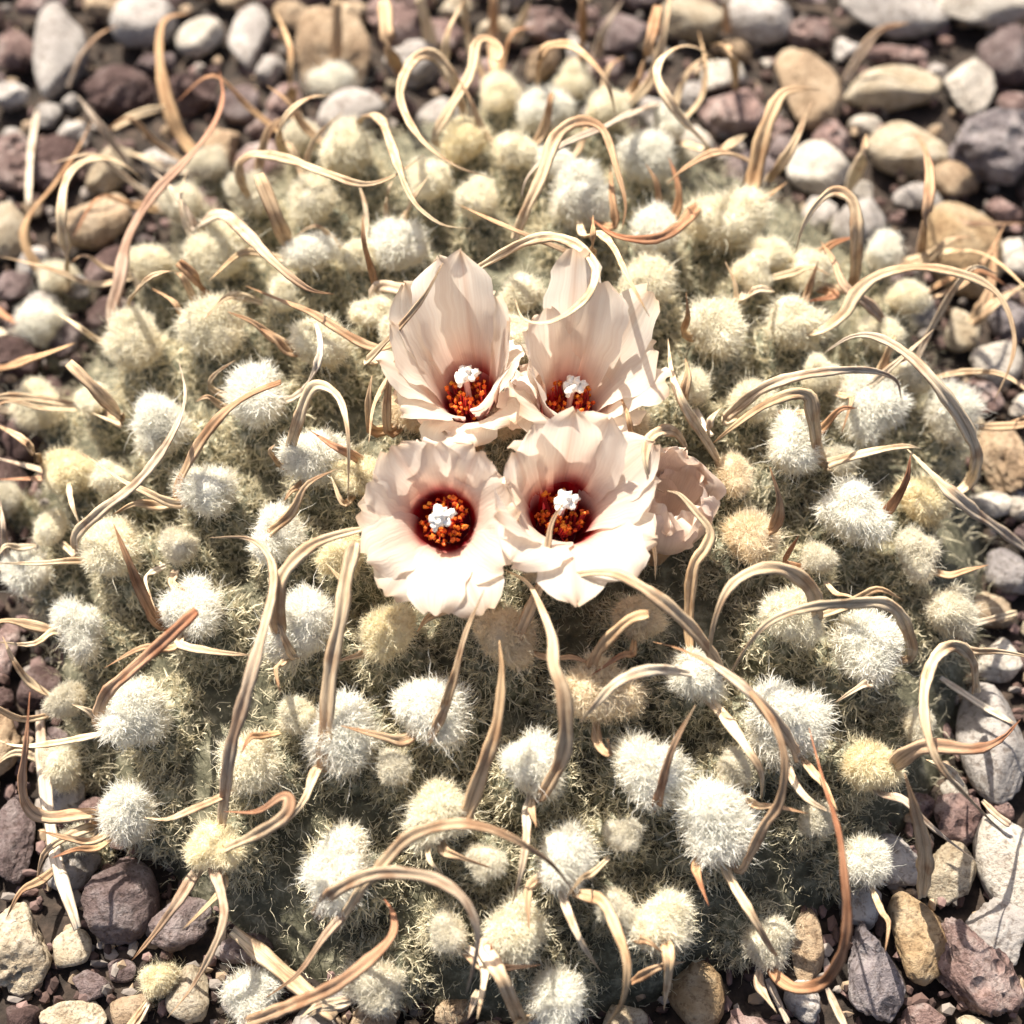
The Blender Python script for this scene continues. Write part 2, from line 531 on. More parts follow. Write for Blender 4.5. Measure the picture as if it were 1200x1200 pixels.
# px, py, half width px, half height px, turn deg, kind, roughness, label
STONES = [
 (68, 62, 33, 70, 8, 'pale', 0, "long pale grey pebble standing behind the dry curled spines, beside dark red rock"),
 (238, 46, 33, 25, 25, 'white', 0, "small smooth egg shaped white pebble between two grey oval pebbles"),
 (292, 45, 22, 48, -5, 'pale', 0, "narrow grey oval pebble next to the egg shaped white one"),
 (168, 24, 40, 36, 0, 'pale', 0, "broad grey pebble next to the egg shaped white one, by the tall ochre spine"),
 (388, 58, 46, 58, 10, 'tan', 1, "blocky tan rock behind the cactus with several dry spines leaning on it"),
 (112, 258, 40, 44, -35, 'tan', 1, "chunky sunlit tan rock under a hooked cream spine at the cactus edge"),
 (4, 272, 36, 38, 0, 'cream', 1, "cream tan rock touching the chunky rock under the hooked spine"),
 (12, 195, 30, 46, 0, 'pink', 2, "pinkish brown rough rock above the cream tan rock"),
 (14, 62, 26, 30, 0, 'pink', 2, "pink white crusted rock next to the long pale grey pebble"),
 (62, 190, 34, 40, 0, 'dark', 2, "dark maroon lava rock with a white straw lying over it"),
 (140, 112, 44, 36, 0, 'dark', 2, "dark red lava rock beneath the grey pebbles"),
 (222, 112, 38, 30, 0, 'dark', 1, "dark maroon rock below the egg shaped white pebble"),
 (285, 122, 30, 26, 0, 'purple', 1, "dim purple rock below the narrow grey oval pebble"),
 (16, 335, 22, 22, 0, 'purple', 2, "small knobbly brown purple stone by the cream tan rock"),
 (20, 420, 34, 34, 0, 'dark', 2, "dark lava rock in shade beneath a brown spine"),
 (460, 30, 34, 34, 0, 'pink', 2, "pink rough rock behind the looping spines"),
 (520, 42, 26, 24, 0, 'pink', 1, "dull pink stone between upright spines behind the cactus"),
 (640, 30, 36, 30, 0, 'pink', 2, "pinkish grey crusty rock behind the arched spine"),
 (730, 40, 30, 28, 0, 'purple', 1, "shaded purple rock next to the pale cream rock"),
 (812, 26, 44, 30, -15, 'cream', 0, "pale cream rounded rock behind the twin arched spines"),
 (892, 20, 46, 34, 0, 'pale', 0, "light grey rounded rock beside the pale cream one"),
 (950, 40, 30, 22, 0, 'pink', 2, "small pink crusted rock on top of the tan block"),
 (945, 100, 40, 60, 5, 'tan', 1, "upright tan block of rock with a sunlit pale top"),
 (1050, 12, 66, 34, 0, 'pale', 0, "wide smooth grey rock with a thin curved spine before it"),
 (1152, 8, 60, 32, 10, 'white', 0, "big pale rock lying against the wide smooth grey rock"),
 (1050, 64, 38, 18, 0, 'pink', 2, "small mauve rock just above the flat pale stone"),
 (1044, 106, 62, 30, 8, 'cream', 0, "flat pale lens shaped stone with sharp ends"),
 (1135, 105, 30, 38, -15, 'white', 1, "angular whitish grey rock beside the flat pale stone"),
 (1182, 64, 36, 40, 0, 'purple', 1, "purplish grey rock above the big vesicular grey one"),
 (1166, 172, 58, 54, 0, 'scoria', 2, "big rough grey rock full of small holes"),
 (960, 197, 38, 34, 0, 'white', 0, "round whitish pebble near the tip of the straight tan spine"),
 (1066, 177, 52, 36, -20, 'cream', 0, "smooth cream oval pebble behind the red brown hooked spine"),
 (1014, 148, 20, 15, 0, 'white', 0, "tiny white pebble wedged between flat stone and round pebble"),
 (1116, 208, 28, 30, 20, 'tan', 1, "beige stone tucked below the big rough grey rock"),
 (1132, 292, 50, 62, 15, 'ochre', 0, "large rounded orange ochre rock at the cactus edge"),
 (1074, 232, 32, 20, 0, 'pale', 1, "greyish stone under the red brown hooked spine"),
 (1008, 262, 34, 36, 0, 'pale', 1, "grey stone in shade beside the small arching spine"),
 (1190, 300, 24, 30, 0, 'white', 1, "whitish stone touching the large orange ochre rock"),
 (1186, 376, 30, 26, 0, 'scoria', 2, "grey crusted rock below the orange ochre rock"),
 (1166, 424, 34, 30, 20, 'white', 1, "bright white chipped rock near the long arched spine"),
 (1178, 536, 34, 46, 0, 'tan', 2, "rough tan lump beside the long grey brown spine"),
 (1160, 592, 30, 17, 0, 'white', 0, "pair mate flat white pebble below the rough tan lump"),
 (1194, 590, 18, 22, 0, 'white', 0, "rounded white pebble next to the flat white one"),
 (1186, 668, 32, 30, 0, 'grey', 1, "grey stone in shade under the long grey brown spine"),
 (1172, 774, 34, 24, 25, 'white', 1, "white chipped stone under the looping spine"),
 (1166, 872, 44, 70, 5, 'pale', 0, "tall smooth grey pebble with a bright rim behind the cream spine"),
 (1126, 966, 32, 34, 0, 'pink', 1, "pink beige rock beside the tall smooth grey pebble"),
 (1112, 1024, 34, 36, 0, 'cream', 1, "pale pinkish rock beside the wide brown spine"),
 (1186, 1014, 42, 62, 10, 'white', 0, "large pale pink white rounded rock at the gravel edge"),
 (1172, 1090, 40, 42, 0, 'pale', 1, "grey pale rock below the large pink white one"),
 (1074, 1096, 38, 54, 0, 'ochre', 1, "olive ochre rock with a pale broken top"),
 (1020, 1138, 36, 56, 5, 'scoria', 2, "dark grey lava rock with deep round holes"),
 (1140, 1136, 44, 62, 25, 'pink', 2, "pink red crusted lava rock next to the holed dark one"),
 (950, 1112, 22, 44, -5, 'tan', 0, "slim tan oval pebble inside the hooked brown spine"),
 (1086, 1196, 30, 20, 0, 'pink', 0, "salmon pink smooth pebble below the olive ochre rock"),
 (816, 1166, 36, 40, 0, 'ochre', 0, "rounded brown olive stone in shade near the leaf shaped spine"),
 (18, 985, 32, 52, 0, 'purple', 1, "dark red purple rock with sharp edges and a torn face"),
 (136, 1052, 50, 52, 20, 'purple', 1, "glossy purple brown angular rock under the grey straw"),
 (20, 1116, 42, 54, 0, 'cream', 2, "lumpy cream yellow rock beside the glossy purple one"),
 (82, 1112, 26, 24, 15, 'cream', 0, "small cream pebble between the lumpy cream rock and the purple one"),
 (108, 1158, 26, 20, 0, 'purple', 1, "small dark purple stone below the cream pebble"),
 (142, 1138, 18, 14, 0, 'purple', 1, "tiny purple stone under the glossy purple rock"),
 (86, 1192, 42, 20, 0, 'cream', 1, "flat cream rock next to the dark purple chips"),
 (24, 1192, 24, 22, 0, 'dark', 1, "dark purple chip below the lumpy cream rock"),
 (224, 1166, 30, 34, 0, 'cream', 1, "beige stone under the thin bent olive spine"),
 (152, 1186, 26, 20, 0, 'tan', 1, "tan stone beside the flat cream rock"),
 (6, 760, 20, 40, 0, 'pink', 1, "pink brown rock against the edge of the cactus wool"),
 (530, 1188, 30, 22, 0, 'tan', 2, "rough brown stone below the cactus between two spines"),
]
stone_spots = []


def place_stone(name, px, py, rx, ry, turn, kind, rough, seed, sub):
    p = on_plane(px, py, 4.0)
    k = mm_per_px(p)
    sx, hh = rx * k, ry * k
    sz = 0.8 * min(sx, hh)
    sy = math.sqrt(max((hh * hh - (sz * 0.5) ** 2), (0.5 * hh) ** 2)) / 0.866
    p = on_plane(px, py, sz * 0.72 - 1.5)
    me = stone_mesh(kind, seed, (sx, sy, sz), sub, rough)
    M = Matrix.Translation(Vector((p.x, p.y, p.z)) * MM) @ Matrix.Rotation(math.radians(turn), 4, 'Z')
    o = add(name, me, M=M, mat=STONE[kind])
    stone_spots.append((p.x, p.y, max(sx, sy), min(sx, sy)))
    return o


for i, (px, py, rx, ry, turn, kind, rough, label) in enumerate(STONES):
    o = place_stone("stone", px, py, rx, ry, turn, kind, rough, 100 + i * 3, 5 if max(rx, ry) > 36 else 4)
    tag(o, label.replace("pair mate ", ""), "stone", "stones around the cactus")

# small pebbles filling the gaps between the rocks
PEB = {'purple': "dull purple pebble", 'dark': "dark red lava chip", 'cream': "cream pebble",
       'pale': "grey pebble", 'white': "whitish pebble", 'tan': "tan pebble", 'pink': "crusted pink pebble"}
CUT = set("behind beside between next under touching above below beneath by with lying in on at just near full wedged tucked against inside standing".split())
SHORT = []
for q in STONES:
    words = q[7].replace("pair mate ", "").split()
    e = next((i for i, w in enumerate(words) if w in CUT), len(words))
    SHORT.append(" ".join(words[:e]).rstrip(","))
peb_meshes = {}
for k in PEB:
    peb_meshes[k] = [stone_mesh(k, 900 + j * 7 + len(k), (4, random.uniform(2.6, 4), random.uniform(2.0, 3.2)), 4,
                                random.choice((1, 2, 2))) for j in range(4)]
    for me in peb_meshes[k]:
        me.materials.append(STONE[k])
spots = []
tries = 0
while len(spots) < 232 and tries < 24000:
    tries += 1
    px, py = random.uniform(-60, 1260), random.uniform(-60, 1260)
    p = on_plane(px, py, 1.0)
    r2 = ((p.x - CX) / AX) ** 2 + ((p.y - CY) / AY) ** 2
    if r2 < 0.94:
        continue
    rad = random.uniform(3.5, 7.0) if tries < 5000 else random.uniform(1.5, 3.6)
    if any((p.x - a) ** 2 + (p.y - b) ** 2 < (rad * 0.85 + c * 0.6 + d * 0.2) ** 2 for a, b, c, d in stone_spots):
        continue
    if any((p.x - a) ** 2 + (p.y - b) ** 2 < (0.85 * (rad + c)) ** 2 for a, b, c in spots):
        continue
    spots.append((p.x, p.y, rad))
    k = random.choice(('purple', 'dark', 'cream', 'pale', 'pale', 'tan', 'tan', 'pink', 'pink', 'purple'))
    if px > 650:
        k = random.choice(('cream', 'pale', 'white', 'tan', 'pink', 'pink', 'purple'))
    if px < 150 and 380 < py < 900:
        k = random.choice(('purple', 'dark', 'dark', 'tan'))
    M = Matrix.Translation(Vector((p.x, p.y, rad * 0.3 - 0.5)) * MM) @ Matrix.Rotation(random.uniform(0, 6.28), 4, 'Z') @ Matrix.Rotation(
        random.uniform(-0.5, 0.5), 4, 'X') @ Matrix.Scale(rad / 4, 4)
    o = add("pebble", random.choice(peb_meshes[k]), M=M)
    near = min(range(len(STONES)), key=lambda q: (stone_spots[q][0] - p.x) ** 2 + (stone_spots[q][1] - p.y) ** 2)
    size = "tiny" if rad < 2.4 else ("small" if rad < 4.2 else "stout")
    tag(o, "%s %s beside the %s" % (size, PEB[k], SHORT[near]), "pebble", "small pebbles in the gravel")

# fine grit, far too many to count
v2, f2 = ICO[2]
gv, gf, gc = [], [], []
n = 0
cols = np.array([(0.10, 0.06, 0.05), (0.30, 0.22, 0.15), (0.06, 0.035, 0.03), (0.22, 0.19, 0.17), (0.17, 0.11, 0.10)])
vg, fg = ico(1)
for i in range(5200):
    px, py = RNG.uniform(-120, 1320), RNG.uniform(-120, 1320)
    p = on_plane(px, py, -0.5)
    r2 = ((p.x - CX) / AX) ** 2 + ((p.y - CY) / AY) ** 2
    if r2 < 0.8:
        continue
    s = RNG.uniform(0.5, 1.5, 3)
    q = vg * s * RNG.uniform(0.8, 1.2, (len(vg), 1)) + np.array([p.x, p.y, RNG.uniform(-1.6, 0.2)])
    gv.append(q)
    gf.append(fg + n)
    n += len(vg)
    gc.append(np.repeat(cols[RNG.integers(len(cols))][None] * RNG.uniform(0.7, 1.3), len(vg), 0))
m, nt, b, out = new_mat("grit")
at = N(nt, "ShaderNodeAttribute", attribute_name="Col")
nt.links.new(at.outputs["Color"], b.inputs["Base Color"])
b.inputs["Roughness"].default_value = 0.9
grit = add("gravel", np_mesh("gravel", np.concatenate(gv) * MM, np.concatenate(gf), np.concatenate(gc), smooth=False), mat=m)
tag(grit, "fine dark grit between the stones", "gravel", kind="stuff")

# ------------------------------------------------------------------ the cactus
ROOT_M = Matrix.Translation(Vector((CX, CY, 0)) * MM)
cactus = add("cactus", None, M=ROOT_M)
cactus.empty_display_size = 0.01
tag(cactus, "low woolly cactus covered in curled papery spines with pale pink flowers at its crown", "cactus")

# body: a low dome under the tubercles
nr, na = 60, 160
rr = np.linspace(0, 1.03, nr)
aa = np.linspace(0, 2 * math.pi, na, endpoint=False)
BV = []
for r in rr:
    for a in aa:
        x, y = CX + AX * r * math.cos(a), CY + AY * r * math.sin(a)
        z = skin(x, y) - 10.5 - (5 * max(0, r - 0.9) * 10 * 0.4)
        BV.append((x, y, z))
BV = np.array(BV)
BV[:, 2] += 1.5 * fbm(BV * 0.12, 11)
idx = np.arange(nr * na).reshape(nr, na)
nxt = np.roll(idx, -1, axis=1)
Q = np.stack([idx[:-1], idx[1:], nxt[1:], nxt[:-1]], -1).reshape(-1, 4)
body = add("body", np_mesh("body", BV * MM, Q), cactus, Matrix.Identity(4), ROOT_M, MAT_BODY)
# web of fine hair over the body between the tubercles
nb = 13000
ra = np.sqrt(RNG.uniform(0, 1.0, nb))
ta = RNG.uniform(0, 6.283, nb)
bx = CX + AX * ra * np.cos(ta)
by = CY + AY * ra * np.sin(ta)
bz = np.array([skin(x, y) for x, y in zip(bx, by)]) - 10.3
bn = np.array([skin_normal(x, y)[:] for x, y in zip(bx, by)])
cc = np.array((0.76, 0.69, 0.51)) * RNG.uniform(0.35, 1.2, (nb, 1))
V, Q, C = hairs(np.stack([bx, by, bz], 1), bn + RNG.normal(size=(nb, 3)) * 0.5, RNG.uniform(1.5, 5.0, nb),
                RNG.uniform(0.10, 0.20, nb), 5, 1.2, cols0=cc * 0.9, cols1=cc * 1.1, wave=0.7)
bf = add("body_hair", np_mesh("body_hair", V * MM, Q, C), cactus, Matrix.Identity(4), ROOT_M, MAT_FUZZ)
bf["kind"] = "stuff"

# px, py, radius px, tone:  w white, c cream, y yellowish, t tan, g grey
TUFTS = """585,110,28,c 640,135,36,w 672,98,26,c 545,165,33,y 757,185,40,w 652,195,30,w 678,238,40,w 770,270,36,w 852,262,46,c
840,387,40,c 931,381,40,c 948,318,32,c 1035,300,28,w 783,148,24,w 367,235,38,c 353,163,24,g 262,295,46,c 360,300,33,w 175,310,28,c
295,228,28,g 215,240,30,g 245,192,24,g 250,382,43,c 160,405,43,c 68,325,24,g 48,380,36,w 405,176,38,c 395,96,30,w 505,212,30,c
467,290,40,w 440,368,26,c 378,404,36,c 45,478,36,c 188,498,43,w 300,465,46,w 82,555,33,y 242,575,39,w 372,535,40,w 130,647,43,c
328,625,38,w 32,672,36,w 95,738,36,w 228,715,41,w 355,735,49,w 402,650,30,y 8,585,24,g 161,838,42,w 73,895,31,c 150,955,41,w
295,900,44,c 252,990,36,y 400,862,54,w 400,1022,50,w 295,1165,38,w 185,1148,22,y 505,832,46,w 515,950,46,c 628,900,43,w
762,905,48,w 665,1003,46,w 600,1095,46,c 778,1083,42,c 655,1170,42,w 700,812,46,t 525,1092,26,g 440,1155,40,g 592,745,44,t
842,968,56,w 918,850,52,w 815,792,38,w 1018,898,36,y 1018,1010,36,w 895,1105,34,g 1018,758,54,w 927,722,41,c 1115,718,36,g
1000,600,45,w 1085,587,36,y 930,527,40,w 1015,475,43,w 880,632,38,t 1115,487,40,w 450,745,40,y 470,400,30,c 760,330,36,c
600,180,26,c 710,130,28,c 560,235,30,c 420,300,24,c 330,350,24,c 880,320,24,c 1065,440,26,g 880,470,30,c 745,720,34,t 640,660,30,t
550,700,30,t 420,560,30,y 860,560,28,t 480,480,30,t 960,655,22,g 90,985,22,g 350,840,26,c 210,640,26,g 80,820,24,g 960,960,24,g 720,1060,26,g
460,900,26,g 570,1010,26,g 730,980,24,g 1075,850,24,g 860,900,24,g 590,490,30,t 606,400,30,c 612,345,30,c 735,500,30,t 905,300,26,c 1030,392,28,c 812,455,26,c 1075,650,28,g 110,470,24,c 130,560,24,c 985,540,24,g 1060,350,26,c 960,440,24,c 60,620,24,c"""
TONE = {'w': (1.0, 1.0, 1.0), 'c': (1.0, 0.97, 0.89), 'y': (1.0, 0.94, 0.78), 't': (0.96, 0.86, 0.72), 'g': (0.88, 0.85, 0.79)}


def wool_mesh(seed):
    """matted clump of wool, radius about 1: a few merged lobes with ragged locks; base yellowish, top white"""
    r = np.random.default_rng(seed)
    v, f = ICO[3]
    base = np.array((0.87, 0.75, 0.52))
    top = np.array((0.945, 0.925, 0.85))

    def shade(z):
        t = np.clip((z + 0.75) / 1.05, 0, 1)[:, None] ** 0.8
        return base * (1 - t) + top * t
    lobes = [(np.zeros(3), r.uniform(0.58, 0.70))]
    a0 = r.uniform(0, 6.28)
    for k in range(int(r.integers(3, 6))):
        a = a0 + k * 1.9 + r.uniform(-0.5, 0.5)
        lobes.append((np.array([math.cos(a) * r.uniform(0.28, 0.52), math.sin(a) * r.uniform(0.28, 0.52), r.uniform(-0.12, 0.36)]),
                      r.uniform(0.28, 0.50)))
    sweep = np.array([r.normal() * 0.35, r.normal() * 0.35, 0.55])
    VV, FF, CC, n0 = [], [], [], 0
    tri = lambda Q: np.concatenate([np.stack([Q[:, 0], Q[:, 1], Q[:, 2]], 1), np.stack([Q[:, 0], Q[:, 2], Q[:, 3]], 1)])
    for li, (c0, R) in enumerate(lobes):
        core = v * (R * (0.92 + 0.10 * fbm(v * 1.2, seed + li, 3)))[:, None] + c0
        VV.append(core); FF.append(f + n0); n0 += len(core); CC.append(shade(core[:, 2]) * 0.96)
        n = int(9000 * R * R)
        d = r.normal(size=(n, 3)); d /= np.linalg.norm(d, axis=1, keepdims=True)
        d[:, 2] = np.where(d[:, 2] < -0.7, -d[:, 2], d[:, 2])
        roots = c0 + d * (R * r.uniform(0.80, 0.97, n))[:, None]
        keep = np.ones(n, bool)
        for lj, (c1, R1) in enumerate(lobes):
            if lj != li:
                keep &= np.linalg.norm(roots - c1, axis=1) > R1 * 0.72
        d, roots = d[keep], roots[keep]
        n = len(d)
        nl = 46
        lock = r.normal(size=(nl, 3)); lock /= np.linalg.norm(lock, axis=1, keepdims=True)
        ll = r.uniform(0.5, 1.5, nl)
        q = np.argmax(d @ lock.T, axis=1)
        dirs = d * 0.55 + lock[q] * 0.45 + sweep * 0.55 + r.normal(size=(n, 3)) * 0.5
        L = r.uniform(0.09, 0.30, n) * ll[q]
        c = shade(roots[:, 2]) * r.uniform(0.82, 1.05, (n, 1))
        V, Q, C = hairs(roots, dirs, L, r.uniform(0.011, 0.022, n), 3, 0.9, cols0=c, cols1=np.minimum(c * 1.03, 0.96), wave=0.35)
        VV.append(V); FF.append(tri(Q) + n0); n0 += len(V); CC.append(C)
    n2 = 90
    d2 = r.normal(size=(n2, 3)); d2 /= np.linalg.norm(d2, axis=1, keepdims=True)
    V2, Q2, C2 = hairs(d2 * 0.6, d2 + r.normal(size=(n2, 3)) * 0.6, r.uniform(0.35, 0.9, n2), r.uniform(0.010, 0.017, n2), 5, 1.4,
                       cols0=np.repeat(top[None], n2, 0), cols1=np.repeat(top[None], n2, 0), wave=0.5)
    VV.append(V2); FF.append(tri(Q2) + n0); CC.append(C2)
    me = np_mesh("wool_tuft", np.concatenate(VV), np.concatenate(FF), np.concatenate(CC))
    me.materials.append(MAT_WOOL)
    return me


def tubercle_mesh(seed):
    """blunt conical bump, tip at the origin, going down to z=-1, base radius about 0.9"""
    v, f = ICO[3]
    p = v.copy()
    z = p[:, 2]
    t = (1 - z) / 2                              # 0 at tip, 1 at base
    prof = 0.34 + 0.62 * t ** 0.8
    ln = np.maximum(np.linalg.norm(p[:, :2], axis=1), 1e-6)
    rad = prof * np.sqrt(np.clip(1 - (2 * t - 1) ** 6, 0, 1))
    p[:, :2] = p[:, :2] / ln[:, None] * rad[:, None]
    p[:, 2] = -t * 1.25
    p += v * (0.05 * fbm(v * 1.6, seed, 3))[:, None]
    me = np_mesh("tubercle", p, f)
    me.materials.append(MAT_TUB)
    return me, p


def fuzz_mesh(seed, p):
    r = np.random.default_rng(seed)
    n = 3000
    i = r.integers(0, len(p), n)
    roots = p[i] + r.normal(size=(n, 3)) * 0.02
    ok = roots[:, 2] > -1.15
    roots = roots[ok]; n = len(roots)
    rad = roots.copy(); rad[:, 2] = 0.25
    dirs = unit(rad) + r.normal(size=(n, 3)) * 0.55
    c = np.array((0.80, 0.745, 0.59)) * r.uniform(0.5, 1.12, (n, 1))
    V, Q, C = hairs(roots, dirs, r.uniform(0.07, 0.27, n), r.uniform(0.014, 0.028, n), 3, 1.5, cols0=c * 0.85, cols1=c * 1.15, wave=0.6)
    me = np_mesh("fuzz", V, Q, C)
    me.materials.append(MAT_FUZZ)
    return me


WOOLS = [wool_mesh(40 + i * 9) for i in range(11)]
TUBS = [tubercle_mesh(70 + i) for i in range(5)]
FUZZ = [fuzz_mesh(90 + i, TUBS[i][1]) for i in range(5)]
tub_list = []                                    # (px, py, object, matrix, wool centre)
for i, item in enumerate(TUFTS.split()):
    px, py, rp, tone = item.split(',')
    px, py, rp = float(px), float(py), float(rp)
    p = on_skin(px, py, 0.0)
    rmm = rp * mm_per_px(p) * 1.12
    n = (skin_normal(p.x, p.y) * 0.65 + Vector((0, 0, 0.35))).normalized()
    # the areole looks outwards from the crown a little less than the skin does
    rot = n.to_track_quat('Z', 'Y').to_matrix().to_4x4() @ Matrix.Rotation(random.uniform(0, 6.28), 4, 'Z')
    tubr = max(6.8, rmm * 1.75)
    tip = p - n * (rmm * 0.55)
    TM = Matrix.Translation(tip * MM) @ rot @ Matrix.Diagonal((tubr * MM, tubr * MM, max(12.0, tubr * 1.2) * MM, 1))
    k = i % 5
    t = add("tubercle", TUBS[k][0], cactus, TM, ROOT_M)
    fz = add("fuzz", FUZZ[k], t, TM, TM)
    fz["kind"] = "stuff"
    jt = random.uniform(0.85, 1.15)
    fz.color = (jt, jt * 0.98, jt * 0.92, 1)
    sq = random.uniform(0.86, 1.04)
    WM = Matrix.Translation(p * MM) @ rot @ Matrix.Rotation(random.uniform(-0.5, 0.5), 4, 'X') @ Matrix.Diagonal(
        (rmm * MM * random.uniform(0.9, 1.1), rmm * MM * sq, rmm * MM * random.uniform(0.88, 1.12), 1))
    w = add("wool_tuft", WOOLS[i % 11], t, WM, TM)
    tc = TONE[tone]
    jt = random.uniform(0.95, 1.02)
    w.color = (*[c * jt for c in tc], 1)
    tub_list.append((px, py, t, TM, p))

